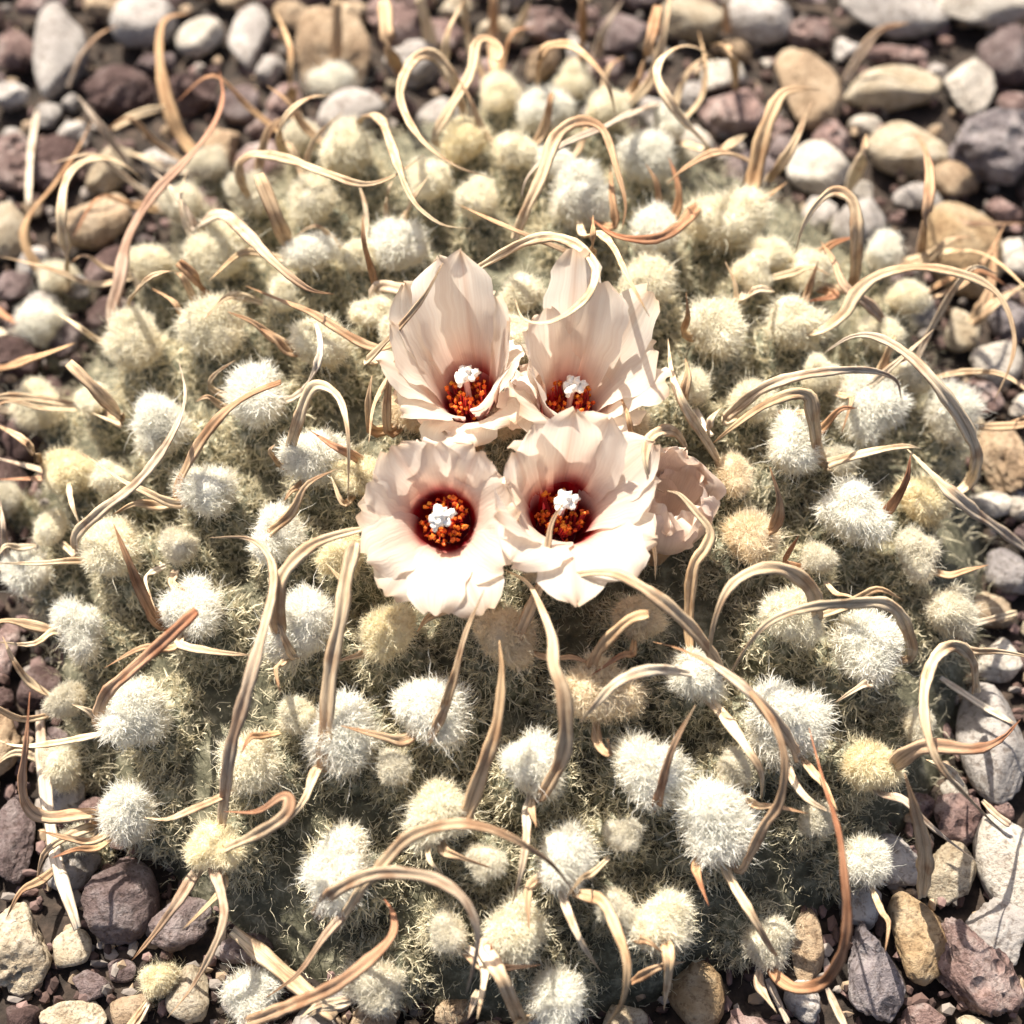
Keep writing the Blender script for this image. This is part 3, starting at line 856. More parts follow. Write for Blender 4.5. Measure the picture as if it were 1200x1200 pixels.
# ------------------------------------------------------------------ spines
# colour root+tip, width px, profile, points root -> tip (px)
SP = {'c': (0.67, 0.55, 0.385), 't': (0.56, 0.42, 0.28), 'b': (0.41, 0.255, 0.15), 'r': (0.38, 0.18, 0.105),
      'g': (0.48, 0.405, 0.33), 'o': (0.60, 0.425, 0.25), 'w': (0.74, 0.66, 0.54)}
PROF = {'a': (1, 11, 5), 'u': (1, 9, 13), 'f': (2, 6.5, 5), 'h': (1, 14, 7), 'l': (4, 6, 5), 'd': (1, 5, 1), 'x': (8, 25, 25), 'y': (3, 17, 24)}
SPINES = """gr 15 u 130,378 140,329 150,280 178,231 217,189 248,150 261,115 257,84
cc 12 h 80,336 77,297 72,252 77,213 94,192 122,185 150,196 168,213
ob 11 u 42,311 28,280 35,252 63,217 91,175 108,140
gg 8 f 231,270 206,227 175,196
gg 11 u 150,192 119,150 91,112
gb 7 u 80,102 94,66 115,42 140,28
ob 15 u 213,161 200,133 189,87 187,42 196,21 224,16
cc 11 f 133,150 165,133 210,122
to 13 u 346,130 340,98 340,56 322,10
ct 11 h 332,178 327,154 340,130 364,114 389,112
ct 13 h 292,232 281,208 283,190 300,181 335,186 385,204 425,216 460,207 497,181
ot 17 u* 340,290 325,258 303,204
wb 18 h 238,274 238,260 262,252 290,275 322,308 360,338 392,345
ct 9 h 150,360 158,343 175,325 196,318 213,318
bb 14 u* 241,348 228,325 209,307
tb 9 f 217,374 203,353 178,338
tb 11 f 467,399 446,408 418,399 368,368 332,353 288,335
bo 13 f -12,436 45,418 88,402
cc 7 f 115,399 85,378 52,357
br 11 f -12,358 20,380
ct 13 h 544,133 530,91 509,65 485,70 469,105 478,140 502,172 537,196 572,207
ct 10 u 521,101 521,70 526,35 544,0
ct 12 u 509,165 526,130 551,87 558,52 570,45 586,56 584,71 572,66
tc 13 h 416,156 425,138 443,137 457,165 467,196 478,224 492,245 520,264 555,268
tc 12 u 474,259 485,231 502,207
gc 8 u 453,252 455,224 460,212
bb 9 u 440,335 427,287 425,252
ot 15 h 632,108 632,72 645,54 670,54 695,74 712,98 722,136
gg 12 a 778,122 740,133 705,150 663,168 635,189 617,210 610,235
cb 14 h 603,280 617,245 635,206 649,165 666,147 687,142 708,154 722,196 733,238 729,270
bb 11 f 719,265 717,228 715,190
tb 11 a 680,301 628,280 586,262 533,238
cc 12 x 537,329 582,301 617,283 649,278 680,290 698,315 691,343 670,364 642,378 614,374 603,350
co 12 x 684,276 701,273 719,290 736,325 761,371
ob 9 x 695,308 695,280 695,252
br 14 a 822,240 800,262 768,280 722,276 691,255
cc 11 h 832,175 800,140 782,115 770,90 776,68 800,54 825,60 848,82
to 12 h 862,105 858,63 845,52 832,54
bt 17 u* 470,91 456,52 450,0
cc 14 u* 509,63 491,-4
tb 14 u* 579,52 579,-5
cc 11 u 603,48 621,0
bb 15 u* 680,80 684,-5
gg 12 u 698,70 708,35 730,0
tb 13 u* 743,105 761,52 771,7
bt 12 u* 394,88 395,0
ct 11 y 430,425 440,413 470,381 498,346 519,308
wt 15 l* 442,338 465,338 487,344
ot 18 u 880,220 895,157 913,115 930,105 962,105
ct 12 u 899,213 927,175 951,119
tb 11 a 881,189 843,178 804,196 780,217
to 10 f 878,255 895,234 923,213
wo 16 u 993,224 1011,185 1015,157
tc 14 h 997,336 1004,280 1000,238 979,224 958,238 941,266 932,297
tr 13 h 1074,304 1084,262 1090,210 1084,175 1070,157 1046,164
gb 13 f 1035,378 1018,357 990,336 976,304 962,283
ct 14 h 945,392 965,386 990,367 1004,343 1032,322 1078,313 1130,322 1165,340 1182,367 1189,400 1183,430 1165,470
gb 7 f 1092,248 1130,261 1205,262
tb 17 f 1137,378 1158,350 1168,280
cc 12 f 1140,381 1165,357 1205,330
br 11 f 979,346 948,353
wc 11 a* 867,355 885,340 906,340
ob 9 u 802,392 806,370 804,343
gb 11 u 990,95 1011,60 1032,35 1067,26
bt 10 u 852,40 850,-4
tc 10 f 846,175 875,158
tt 15 u* 143,491 115,460 80,425
cg 13 a 88,648 90,626 122,596 158,568 189,530 210,491 217,460 210,425
tb 14 u* 208,580 220,544 241,509 266,481 297,460 329,448
ct 10 f 203,590 168,575 140,561 95,530
ct 8 u 248,456 252,439 276,422
wg 10 h 350,463 368,435 376,407 370,380 362,378
cc 13 h 340,537 350,491 364,456 381,453 399,470 408,512 408,590
ot 9 u 332,547 317,530 322,521
tr 12 a 425,542 392,523 364,505
ot 12 u 304,635 340,603 360,568 396,549
gt 15 h 262,945 270,880 290,806 308,740 320,687 315,652 290,631 245,630
tc 18 h 329,754 326,705 332,673 367,638 420,621 442,620
tc 17 u* 380,900 382,850 388,780 400,720 405,680 416,635
bb 15 u 192,733 171,705 150,656 133,614
ct 11 f 210,754 252,764 297,768
ct 9 f 420,768 395,775
cr 14 u* 120,855 116,835 125,812 150,789 189,754 230,716
cc 8 f 91,657 45,660 -6,660
cc 9 f 63,740 38,755 -6,752
tt 15 a 52,547 28,516 -8,496
cg 9 f 49,551 -6,536
cr 10 f 63,561 -6,562
cc 7 f 80,565 84,590 94,617
gg 9 f 10,656 4,617 0,586
cc 9 f 143,498 108,484
oc 11 f 402,680 382,660
oc 9 f 402,590 388,558
cg 16 h 1133,569 1144,537 1133,502 1102,456 1067,418 1028,395 997,395 965,414
cg 13 h 848,494 860,481 892,456 934,441 983,434 1025,435 1050,446 1056,467
co 16 h 960,533 953,488 948,465 927,462 892,477 857,502 836,519
wc 12 a 830,510 833,491 846,477
cc 12 a 836,530 801,474 787,435 783,397
cc 12 f 969,544 1018,530 1060,523 1081,526
gc 17 f 1205,645 1130,590 1095,558 1063,526
br 13 u 1032,607 1060,568 1067,533
tb 14 u 892,628 909,614 913,586 902,547
br 11 u 920,660 936,628
tc 17 h 955,728 955,701 941,680 913,666 881,670 853,691 836,733 832,771
cc 14 h 1067,771 1060,730 1039,708 997,707 948,712 902,729 871,764 850,803
oc 13 u 807,733 812,667 827,642 832,622 815,600 797,580 782,575
ct 13 h 805,525 792,507 775,505 760,517 757,545 767,570 780,578
tc 15 h 845,790 820,747 785,712 750,687 720,672 685,672 660,682 637,700
tg 15 h 935,888 920,860 878,811 830,775 800,762
tb 11 h 865,1020 878,1004 895,969 913,941 920,895 909,853 885,818 853,790 800,762 765,752
tt 13 u 600,760 622,712 637,675 642,640 647,612 662,587
tc 17 h 632,935 656,895 663,857 660,812 649,780 647,747 632,707 617,682 590,667
to 13 u* 690,795 700,765 720,742 740,725 760,720
ob 9 h 745,547 737,492 725,460
cc 6 f 755,605 767,645 768,680
ct 14 h 1144,812 1140,775 1120,757 1097,770 1084,805 1085,850 1100,895 1130,930 1179,980
cc 12 f 371,902 357,937 332,969
tc 9 f 259,934 227,948 196,960 168,958
cr 14 a 252,1000 304,976 334,956 339,938 329,934 301,951 262,951
gb 13 d 231,1021 206,1060 178,1098 154,1126
gt 12 d 248,1011 259,1046 262,1077 248,1116 224,1158 196,1193
cr 15 u 112,955 59,958 35,948 26,920 31,867 35,811
ct 11 d 112,969 80,980 52,1000 42,1035
cc 9 f 119,860 63,871 21,874 -6,866
cc 9 f 21,882 -8,898
gb 10 d 420,1050 382,1095 350,1140 308,1172
tr 16 a 285,1198 332,1182 390,1157 435,1123 460,1095 460,1070 450,1053
tg 15 h 372,1074 385,1050 435,1025 488,1025 523,1037 548,1060 560,1095 555,1133 546,1165
cb 14 h 392,1090 420,1047 450,1011 481,980 530,966 572,971 614,990 649,1015 673,1048
to 14 a 672,1044 705,1056 722,1088 735,1130 730,1172 708,1206
wc 11 d 658,1045 680,1102 705,1140
wc 11 d 618,950 617,983 610,1025 600,1060
to 17 u 543,960 565,902 582,850 588,790 585,750
tt 11 u 503,866 525,820 545,745 568,690
to 9 u 512,850 528,800 540,768
rt 12 u 768,945 787,880 815,826
wc 13 h 815,790 768,785 726,798 698,826 678,848
wo 18 d* 566,1108 578,1128 592,1155 614,1206
or 12 l 580,1135 575,1105
oc 14 d 779,1092 784,1130 778,1184
bt 11 d 740,1151 771,1134 803,1127
cc 8 f 502,994 505,1011 520,1025
br 14 h 900,1128 913,1147 934,1158 965,1151 986,1119 993,1081 990,1032 983,976 965,916 948,853
cb 18 u 1081,1052 1084,1004 1074,955 1060,906
cr 19 a 1040,902 1060,886 1088,874 1140,878 1172,867 1196,843
gg 11 d 1032,930 1060,938 1095,972 1151,1014
wc 10 f 925,905 948,938 993,960
ct 11 d 853,1025 878,1067 902,1109 920,1132
cc 13 d 845,835 874,875 892,906 892,938
tt 9 u 480,470 470,430 440,470 432,520
ot 12 u 437,505 432,470 436,440
tt 12 u 455,505 455,455 466,412
cb 12 f 800,470 806,440 803,420
ct 10 f 345,770 330,740 322,705
tb 11 u 700,870 715,885 712,865
wc 9 f 1130,920 1110,900 1085,890
cg 8 f 560,1160 548,1195"""


def catmull(pts, n):
    P = [pts[0] * 2 - pts[1]] + pts + [pts[-1] * 2 - pts[-2]]
    out = []
    segs = len(pts) - 1
    for i in range(n):
        u = i / (n - 1) * segs
        k = min(int(u), segs - 1)
        t = u - k
        a, b, c, d = P[k], P[k + 1], P[k + 2], P[k + 3]
        out.append(0.5 * ((b * 2) + (c - a) * t + (a * 2 - b * 5 + c * 4 - d) * t * t + (b * 3 - a - c * 3 + d) * t ** 3))
    return out


# cross-section of a papery blade: grooved above, keeled below (u, v, colour weight)
XS = [(-1, 0.02), (-0.62, 0.13), (-0.22, 0.02), (0.0, -0.05), (0.22, 0.02), (0.62, 0.13), (1, 0.02), (0.55, -0.16), (0, -0.24), (-0.55, -0.16)]


def spine_mesh(path, wmm, c0, c1, blunt, seed):
    r = random.Random(seed)
    n = len(path)
    L = sum((path[i + 1] - path[i]).length for i in range(n - 1))
    tw0, tw1 = r.uniform(-0.4, 0.4), r.uniform(-0.7, 0.7)
    V, C, U = [], [], []
    s = 0
    mid = tuple(a * 0.5 + b * 0.5 for a, b in zip(c0, c1))
    spot = r.uniform(0.15, 0.7)
    for i in range(n):
        t = i / (n - 1)
        T = (path[min(i + 1, n - 1)] - path[max(i - 1, 0)]).normalized()
        if i:
            s += (path[i] - path[i - 1]).length
        nrm = (TOCAM + Vector((0, 0.15, 0.35))).normalized()
        side = T.cross(nrm)
        if side.length < 0.15:
            side = T.cross(Vector((1, 0, 0)))
        side.normalize()
        nn = side.cross(T).normalized()
        a = tw0 + (tw1 - tw0) * t + 0.25 * math.sin(s * 0.35 + seed)
        sd = side * math.cos(a) + nn * math.sin(a)
        nn = sd.cross(T).normalized()
        w = min(1.0, 0.62 + t * 1.5)
        if blunt:
            w *= 1.0 - 0.15 * t
            if i == n - 1:
                w *= 0.75
        else:
            w *= max(0.05, 1 - max(0, t - 0.26) ** 1.6 * 1.55)
        w *= 1 + 0.10 * math.sin(s * 0.9 + seed * 1.7) + 0.05 * math.sin(s * 2.3 + seed)
        hw = wmm * 0.5 * w
        thick = 0.9 if w > 0.3 else 1.5
        cc = [a * (1 - t) + b * t for a, b in zip(c0, c1)] if t < 1 else c1
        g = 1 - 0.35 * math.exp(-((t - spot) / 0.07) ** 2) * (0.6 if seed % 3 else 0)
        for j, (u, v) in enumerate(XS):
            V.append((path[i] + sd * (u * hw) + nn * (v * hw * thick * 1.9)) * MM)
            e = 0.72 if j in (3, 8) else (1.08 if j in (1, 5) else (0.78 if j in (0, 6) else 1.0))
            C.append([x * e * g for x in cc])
            U.append((u * 0.5 + 0.5 + (0 if j < 7 else 3.0), s / max(wmm, 0.6) + 0.01 * j))
    m = len(XS)
    Q = []
    for i in range(n - 1):
        for j in range(m):
            k = (j + 1) % m
            Q.append((i * m + j, i * m + k, (i + 1) * m + k, (i + 1) * m + j))
    # close the ends with fans of quads
    for e in (0, (n - 1) * m):
        for a, b in ((0, 9), (1, 8), (2, 8), (3, 8)):
            pass
        Q += [(e + 0, e + 1, e + 8, e + 9), (e + 1, e + 2, e + 3, e + 8), (e + 3, e + 4, e + 5, e + 8), (e + 5, e + 6, e + 7, e + 8)]
    return np_mesh("spine", V, Q, np.array(C), uv=U)


def tuft_near(px, py):
    return min(tub_list, key=lambda q: (q[0] - px) ** 2 + (q[1] - py) ** 2)


has_spine = set()
for i, line in enumerate(SPINES.strip().split("\n")):
    cc, w, pr, *pp = line.split()
    blunt = pr.endswith('*')
    h0, h1, h2 = PROF[pr[0]]
    P2 = [tuple(float(q) for q in p.split(',')) for p in pp]
    d = [0]
    for a, b in zip(P2, P2[1:]):
        d.append(d[-1] + math.hypot(b[0] - a[0], b[1] - a[1]))
    Lp = d[-1]
    k = min(1.0, 0.35 + Lp / 150.0)                     # short spines rise less
    pts = []
    for (x, y), s in zip(P2, d):
        t = s / Lp
        h = h0 * (1 - t) * (1 - 2 * t) + 4 * h1 * t * (1 - t) + h2 * t * (2 * t - 1)
        pts.append(on_skin(x, y, h * k))
    tb = tuft_near(*P2[0])
    dist = math.hypot(tb[0] - P2[0][0], tb[1] - P2[0][1])
    if 14 < dist < 60:
        pts.insert(0, tb[4] * 0.75 + pts[0] * 0.25 + Vector((0, 0, -2.5)))
    path = catmull(pts, max(12, min(44, int(Lp / 7))))
    jt = random.uniform(0.96, 1.16)
    j = lambda c: tuple(x * jt for x in SP[c])
    wmm = float(w) * mm_per_px(pts[len(pts) // 2])
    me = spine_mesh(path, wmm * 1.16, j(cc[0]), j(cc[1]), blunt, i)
    add("spine", me, tb[2], Matrix.Identity(4), tb[3], MAT_SPINE)
    has_spine.add(tb[2].name)
# shorter spines that bend outwards from the remaining tufts
for i, (px, py, tob, TM, p) in enumerate(tub_list):
    dx, dy = p.x - CX, p.y - CY
    rho = math.hypot(dx / AX, dy / AY)
    if rho < 0.34:
        continue
    for q in range((1 if tob.name in has_spine else 2) + (rho > 0.78 and dy > 0)):
        if random.random() < (0.3 if dy > 0 else 0.5):
            continue
        a = math.atan2(dy, dx) + random.uniform(-1.1, 1.1)
        o_ = Vector((math.cos(a), math.sin(a), 0))
        sd_ = Vector((-o_.y, o_.x, 0)) * random.uniform(-0.5, 0.5)
        L = random.uniform(6, 13) if rho < 0.72 or dy < 0 else random.uniform(10, 22)
        up = random.uniform(0.2, 1.0)
        st = p + o_ * 3.2 + Vector((0, 0, -1.5))
        pts = [st, st + (o_ + sd_ * 0.3 + Vector((0, 0, up))) * L * 0.35,
               st + (o_ * 0.85 + sd_ + Vector((0, 0, up * 1.25))) * L * 0.7,
               st + (o_ * 0.9 + sd_ * 2.0 + Vector((0, 0, up * random.uniform(0.5, 1.2)))) * L]
        for v in pts:
            v.z = max(v.z, 1.5)
        c0, c1 = random.choice(('ct', 'cb', 'wc', 'tb', 'gc', 'or', 'co'))
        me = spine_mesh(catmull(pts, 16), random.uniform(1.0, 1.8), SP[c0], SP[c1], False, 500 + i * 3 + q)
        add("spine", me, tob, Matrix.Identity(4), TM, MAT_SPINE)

# loose dry straws lying on the gravel
STRAWS = [("gw", 18, "46,832 52,913 66,1007 91,1088", "old grey straw blade lying across the glossy purple rock"),
          ("ct", 22, "272,1090 330,1138 392,1192", "broad tan dry blade lying under the cactus edge by woolly tuft"),
          ("ww", 9, "44,128 36,180 33,240", "thin white straw lying over the dark maroon lava rock"),
          ("ww", 9, "1102,794 1150,826 1188,848", "short white straw crossing the tall smooth grey pebble"),
          ("wc", 9, "1133,733 1165,725 1192,718", "pale straw stub lying above the white chipped stone"),
          ("cg", 9, "1151,938 1168,955 1184,967", "small cream straw bit beside the pink beige rock"),
          ("gc", 10, "969,1158 980,1182 992,1206", "grey cream straw piece below the hooked brown spine"),
          ("gg", 9, "899,1147 910,1170 924,1200", "dull grey straw piece in shade beside the slim tan pebble")]
for i, (cc, w, pp, label) in enumerate(STRAWS):
    P2 = [tuple(float(q) for q in p.split(',')) for p in pp.split()]
    pts = [on_plane(x, y, 6.5) for x, y in P2]
    path = catmull(pts, 14)
    M = Matrix.Translation(pts[0] * MM)
    path = [q - pts[0] for q in path]
    me = spine_mesh(path, w * mm_per_px(pts[1]), SP[cc[0]], SP[cc[1]], True, 300 + i)
    o = add("dry_straw", me, M=M, mat=MAT_SPINE)
    tag(o, label, "straw", "dry straws on the gravel")


# ------------------------------------------------------------------ flowers
CRIM = np.array((0.36, 0.012, 0.024))
ROSE = np.array((0.87, 0.61, 0.51))
IVORY = np.array((0.88, 0.81, 0.725))
TIPC = np.array((0.74, 0.54, 0.36))


def petal_mesh(F, az, L, W, th, seed, r0, outer, crumple=0.0, dry=False, red=0.0, point=False):
    """th: lean from the flower axis (deg) at base, middle, tip. Flower frame F: columns X Y axis, origin base (mm)"""
    r = np.random.default_rng(seed)
    nu, nv = 22, 13
    us = np.linspace(0, 1, nu)
    ang = np.interp(us, [0, 0.36, 0.62, 1.0], [math.radians(t) for t in th])
    rad, zz = [r0], [0.0]
    for i in range(1, nu):
        a = (ang[i] + ang[i - 1]) / 2
        rad.append(rad[-1] + math.sin(a) * L / (nu - 1))
        zz.append(zz[-1] + math.cos(a) * L / (nu - 1))
    rad, zz = np.array(rad), np.array(zz)
    vs = np.linspace(-1, 1, nv)
    wid = np.interp(us, [0, 0.2, 0.42, 0.66, 0.82, 0.93, 1.0], np.array([0.34, 0.5, 0.8, 1.0, 0.90, 0.62, 0.06] if point else [0.34, 0.5, 0.8, 1.0, 0.97, 0.80, 0.34]) * W / 2)
    ph = r.uniform(0, 6.28, 6)
    ragged = 0.07 * np.sin(us * 37 + ph[0]) + 0.06 * np.sin(us * 17 + ph[1])
    V, C, U = [], [], []
    ca, sa = math.cos(az), math.sin(az)
    for i, u in enumerate(us):
        Rc = max(rad[i], 1.2) * (1 + 1.6 * max(0, u - 0.45) ** 1.2)
        ah = ang[i]
        nr_, nz_ = math.cos(ah), -math.sin(ah)   # outward side of the sheet in the (radius, axis) plane
        for j, v in enumerate(vs):
            wv = wid[i] * (1 + ragged[i] * (u > 0.5) * (1 if v > 0 else 0.8))
            s = v * wv
            phi = max(-2.4, min(2.4, s / Rc))
            tx = Rc * math.sin(phi)
            inn = -Rc * (1 - math.cos(phi)) * (1.0 if u < 0.5 else max(0.25, 1 - (u - 0.5) * 1.5))
            # ripple of the margin, lengthwise fold, tip notch
            rip = (abs(v) ** 2.2) * max(0, u - 0.3) * (1.15 * math.sin(u * 11 + ph[2] + (2 if v > 0 else 0)) + 0.4 * math.sin(u * 23 + ph[3]))
            fold = (-0.35 * math.cos(v * 3.1) + 0.22 * math.sin(v * 7 + ph[4] + u * 2)) * max(0, u - 0.35)
            off = rip + fold + (0.12 if outer else 0)
            off += crumple * (math.sin(u * 9 + v * 3 + ph[4]) * 0.8 + math.sin(u * 15 - v * 5 + ph[5]) * 0.5) * u
            ext = 0.0
            if i == nu - 1:
                ext = 0.5 * math.sin(v * 5 + ph[0]) * 0.6
            rr_ = rad[i] + inn * 1.0 + off * nr_ + ext * math.sin(ah)
            z_ = zz[i] + off * nz_ + ext * math.cos(ah)
            x = rr_ * ca - tx * sa
            y = rr_ * sa + tx * ca
            V.append(F @ Vector((x, y, z_)))
            if dry:
                c = np.array((0.93, 0.79, 0.69)) * (1 - 0.2 * u) + np.array((0.1, 0.07, 0.04)) * u
                c = c * (0.85 + 0.25 * abs(v))
            else:
                um = u + 0.06 * math.sin(v * 2 + ph[1]) - 0.03 * (1 - v * v)
                c = CRIM * 1.0
                um = um + red
                t1 = np.clip((um - 0.27) / 0.16, 0, 1)
                c = c * (1 - t1) + ROSE * t1
                t2 = np.clip((um - 0.33) / 0.34, 0, 1) ** 0.6
                c = c * (1 - t2) + IVORY * t2
                mid_ = math.exp(-(v / 0.11) ** 2) * (0.34 if outer else 0.10)
                c = c * (1 - mid_) + np.array((0.62, 0.37, 0.26)) * mid_
                tip = np.clip((u - 0.86) / 0.14, 0, 1) ** 2 * (0.75 if outer else 0.5)
                c = c * (1 - tip) + TIPC * tip
            V[-1] = V[-1]
            C.append(c)
            U.append(((v + 1) / 2, u + seed * 0.37))
    idx = np.arange(nu * nv).reshape(nu, nv)
    Q = np.stack([idx[:-1, :-1], idx[:-1, 1:], idx[1:, 1:], idx[1:, :-1]], -1).reshape(-1, 4)
    return np_mesh("petal", np.array([v[:] for v in V]) * MM, Q, np.array(C), uv=U)


def tube_np(path, rads, m=6):
    V, Q = [], []
    for i, p in enumerate(path):
        T = (path[min(i + 1, len(path) - 1)] - path[max(i - 1, 0)]).normalized()
        a = T.orthogonal().normalized()
        b = T.cross(a)
        for k in range(m):
            q = 2 * math.pi * k / m
            V.append((p + (a * math.cos(q) + b * math.sin(q)) * rads[i])[:])
    for i in range(len(path) - 1):
        for k in range(m):
            Q.append((i * m + k, i * m + (k + 1) % m, (i + 1) * m + (k + 1) % m, (i + 1) * m + k))
    return np.array(V), np.array(Q)


def join(parts):
    V, Q, C, n = [], [], [], 0
    for v, q, c in parts:
        V.append(v); Q.append(np.asarray(q) + n); n += len(v)
        C.append(np.broadcast_to(np.asarray(c, float), (len(v), 3)))
    return np.concatenate(V), np.concatenate(Q), np.concatenate(C)


def blob(c, s, seed, lump=0.15):
    """small lumpy bead made of quads"""
    V, Q = [], []
    a, b = 6, 8
    for i in range(a + 1):
        th = math.pi * i / a
        for j in range(b):
            ph = 2 * math.pi * j / b
            V.append((math.sin(th) * math.cos(ph), math.sin(th) * math.sin(ph), math.cos(th)))
    for i in range(a):
        for j in range(b):
            Q.append((i * b + j, (i + 1) * b + j, (i + 1) * b + (j + 1) % b, i * b + (j + 1) % b))
    V = np.array(V)
    V = V * (1 + lump * fbm(V * 1.5, seed, 2))[:, None] * np.asarray(s)
    return V + np.array(c[:]), np.array(Q)


def flower(px, py, h, axis, depth, petals, seed, label, dry=False, red=0.0, point=False):
    ax = Vector(axis).normalized()
    throat = on_skin(px, py, h)
    base = throat - ax * depth
    X = Vector((1, 0, 0))
    X = (X - ax * X.dot(ax)).normalized()
    Y = ax.cross(X)
    F = Matrix(((X.x, Y.x, ax.x, base.x), (X.y, Y.y, ax.y, base.y), (X.z, Y.z, ax.z, base.z), (0, 0, 0, 1)))
    FM = Matrix.Translation(base * MM)
    # receptacle: the short tube under the petals
    path = [F @ Vector((0, 0, z)) for z in (-7, -4, -1.5, 0.4, 0.0, -0.6)]
    v, q = tube_np(path, [1.9, 2.5, 2.9, 2.9, 1.6, 0.05], 14)
    vc = np.where(np.arange(len(v))[:, None] >= 14 * 3, np.array((0.25, 0.01, 0.03)), np.array((0.42, 0.27, 0.17)))
    inv = FM.inverted()
    me = np_mesh("flower", v * MM - np.array(base * MM), q, vc)
    fo = add("flower", me, cactus, FM, ROOT_M, MAT_STAMEN)
    fo["label"] = label
    for i, (az, L, W, th, outer) in enumerate(petals):
        pm = petal_mesh(F, math.radians(az), L, W, th, seed * 50 + i, 2.9 + (0.45 if outer else 0.0), outer,
                        0.26 if dry else 0.10, dry, red, point)
        add("petal", pm, fo, Matrix.Identity(4), FM, MAT_DRY_PETAL if dry else MAT_PETAL)
    # papery tan bracts round the foot of the flower
    rb = random.Random(seed + 77)
    for i in range(7):
        bm_ = petal_mesh(F, math.radians(i * 51 + rb.uniform(-15, 15)), rb.uniform(8, 12.5), rb.uniform(5, 7.5),
                         [10, 14, 10, 5] if dry else [18, 34, 50, rb.uniform(45, 100)], seed * 50 + 30 + i, 3.5, True, 0.35, True)
        add("bract", bm_, fo, Matrix.Identity(4), FM, MAT_BRACT)
    if dry:
        return fo
    r = random.Random(seed)
    parts, anth = [], []
    for i in range(84):
        a = r.uniform(0, 6.28)
        k = math.sqrt(r.uniform(0.08, 1))
        z1 = depth * r.uniform(0.50, 1.0) - 1.6 * k * 0.6
        b0 = Vector((1.7 * k * math.cos(a), 1.7 * k * math.sin(a), 0.8 + 2.0 * k))
        e = 3.5 * k
        b2 = Vector((e * math.cos(a + 0.2), e * math.sin(a + 0.2), z1))
        b1 = (b0 + b2) / 2 + Vector((math.cos(a), math.sin(a), 0)) * 0.6
        pth = [F @ p for p in (b0, b1, b2)]
        tv, tq = tube_np(pth, [0.15, 0.13, 0.10], 5)
        parts.append((tv, tq, np.array((0.62, 0.05, 0.05)) * r.uniform(0.7, 1.3)))
        c = np.array((0.88, 0.20, 0.025)) * np.array((r.uniform(0.8, 1.1), r.uniform(0.6, 1.35), 1))
        bv, bq = blob(F @ b2, (r.uniform(0.18, 0.36), r.uniform(0.16, 0.30), r.uniform(0.22, 0.45)), i, 0.6)
        parts.append((bv, bq, c))
    V, Q, C = join(parts)
    st = add("stamens", np_mesh("stamens", V * MM, Q, C), fo, Matrix.Identity(4), FM, MAT_STAMEN)
    st["kind"] = "stuff"
    # style and lobed stigma
    zt = depth * 1.08
    parts = []
    tv, tq = tube_np([F @ Vector((0, 0, z)) for z in (0.5, depth * 0.6, zt)], [0.5, 0.42, 0.5], 8)
    parts.append((tv, tq, np.array((0.75, 0.45, 0.40))))
    for i in range(9):
        a = i * 2.4
        k = 0.35 + 1.0 * (i / 8)
        p0 = F @ Vector((0.2 * math.cos(a), 0.2 * math.sin(a), zt - 0.3))
        p1 = F @ Vector((k * 0.8 * math.cos(a), k * 0.8 * math.sin(a), zt + 0.8))
        p2 = F @ Vector((k * 1.15 * math.cos(a), k * 1.15 * math.sin(a), zt + 1.5 - 0.9 * k))
        tv, tq = tube_np([p0, p1, p2], [0.40, 0.58, 0.46], 8)
        parts.append((tv, tq, np.array((0.90, 0.85, 0.76))))
        bv, bq = blob(p2, (0.62, 0.7, 0.56), i, 0.4)
        parts.append((bv, bq, np.array((0.93, 0.89, 0.82))))
    V, Q, C = join(parts)
    add("stigma", np_mesh("stigma", V * MM, Q, C), fo, Matrix.Identity(4), FM, MAT_STIGMA)
    return fo


def ring(seed, n, az0, L, W, th_of, outer):
    r = random.Random(seed)
    out = []
    for i in range(n):
        az = az0 + 360.0 * i / n + r.uniform(-7, 7)
        th, lk = th_of(az % 360)
        out.append((az, L * lk * r.uniform(0.94, 1.06), W * r.uniform(0.9, 1.1), [t + r.uniform(-4, 4) for t in th], outer))
    return out


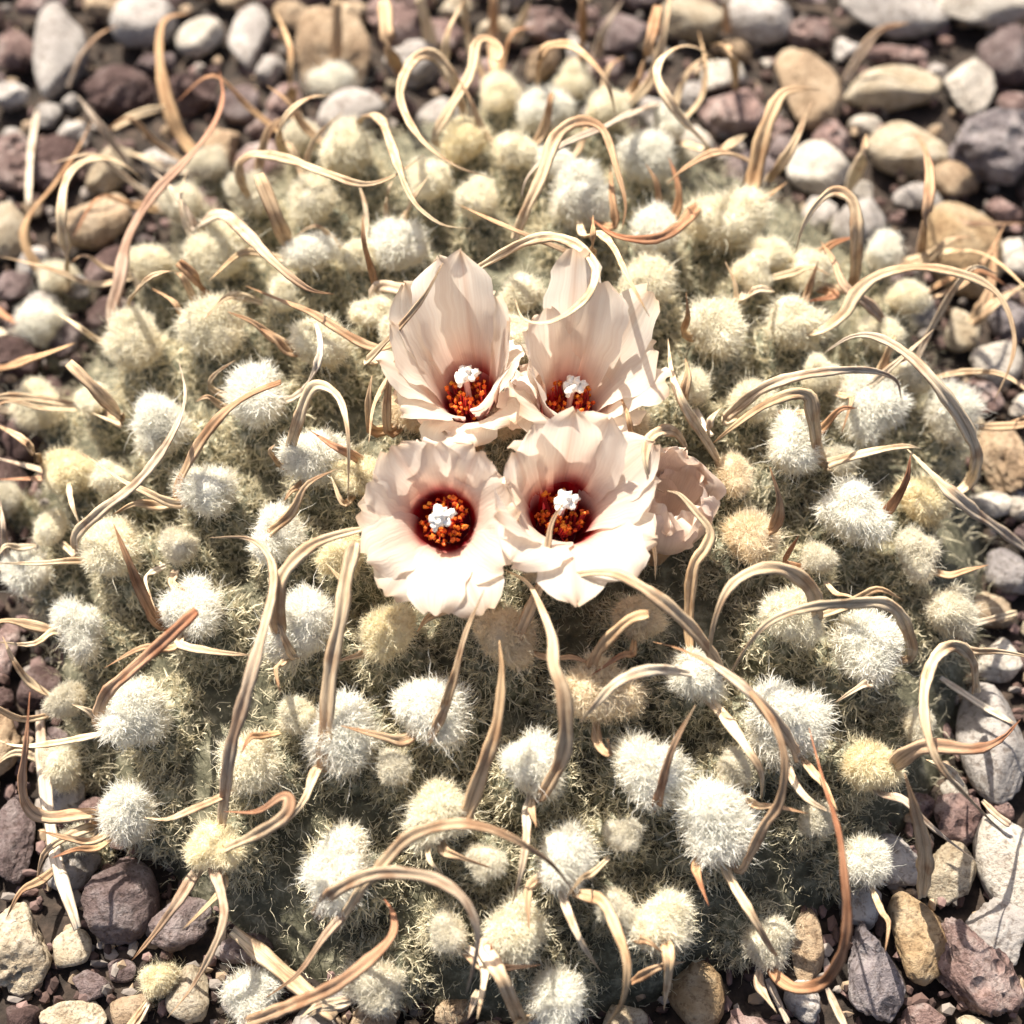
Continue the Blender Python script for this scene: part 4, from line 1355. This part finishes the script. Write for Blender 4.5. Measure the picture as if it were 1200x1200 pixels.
def lean(front, back, left, right=None):
    """leans by azimuth: 270 = towards the camera, 90 = away, 180 and 0 the two flanks"""
    right = right or left

    def f(az):
        s_, c_ = math.sin(math.radians(az)), math.cos(math.radians(az))
        ws = [max(0, -s_) ** 2, max(0, s_) ** 2, max(0, -c_) ** 2, max(0, c_) ** 2]
        k = (front, back, left, right)
        th = [sum(w * q[0][i] for w, q in zip(ws, k)) for i in range(4)]
        return th, sum(w * q[1] for w, q in zip(ws, k))
    return f


# wide open flower facing the camera side
fl = lean(([15, 25, 54, 88], 1.16), ([15, 18, 34, 58], 1.02), ([15, 22, 46, 72], 0.90), ([15, 20, 42, 68], 0.88))
flower(517, 607, 10, (-0.12, -0.42, 0.9), 8.0, ring(1, 6, 30, 14.3, 9.2, fl, False) + ring(2, 6, 0, 14.6, 8.6, fl, True), 1,
       "wide open flower with a pale ruffled rim and round orange centre", red=0.03)
fl = lean(([14, 26, 60, 96], 1.14), ([12, 15, 16, 14], 1.28), ([12, 16, 22, 28], 0.96), ([12, 22, 46, 66], 1.0))
flower(660, 592, 8, (0.10, -0.06, 1), 8.5, ring(3, 6, 62, 16.8, 11.2, fl, False) + ring(4, 6, 92, 17.2, 9.8, fl, True), 2,
       "cup shaped flower with dark crimson throat and drooping white lip", red=0.01, point=True)
fl = lean(([14, 36, 72, 85], 0.62), ([8, 9, 9, 8], 1.42), ([10, 20, 34, 36], 0.95), ([8, 12, 14, 14], 0.95))
flower(546, 446, 7, (-0.12, 0.14, 1), 8.0, ring(5, 6, 100, 18.0, 10.5, fl, False) + ring(6, 6, 70, 19.0, 9.5, fl, True), 3,
       "tall peach tinted flower with white folded lip", red=0.13, point=True)
fl = lean(([14, 36, 70, 80], 0.68), ([8, 11, 12, 12], 1.44), ([10, 12, 16, 16], 0.95), ([10, 20, 36, 44], 1.0))
flower(670, 458, 7, (0.10, 0.10, 1), 8.0, ring(7, 6, 75, 18.0, 11.0, fl, False) + ring(8, 6, 105, 19.0, 9.5, fl, True), 4,
       "fan shaped flower with faint veins and white stigma to one side", red=0.12)
fl = lean(([30, 22, -6, -60], 0.85), ([28, 20, 0, -20], 1.0), ([30, 22, -4, -40], 0.9))
flower(784, 600, 3, (0.10, 0.0, 1), 6.0, ring(9, 5, 10, 14.8, 8.8, fl, False) + ring(10, 5, 40, 15.2, 8.2, fl, True), 5,
       "withered half closed flower with glossy brownish pink petals", dry=True)
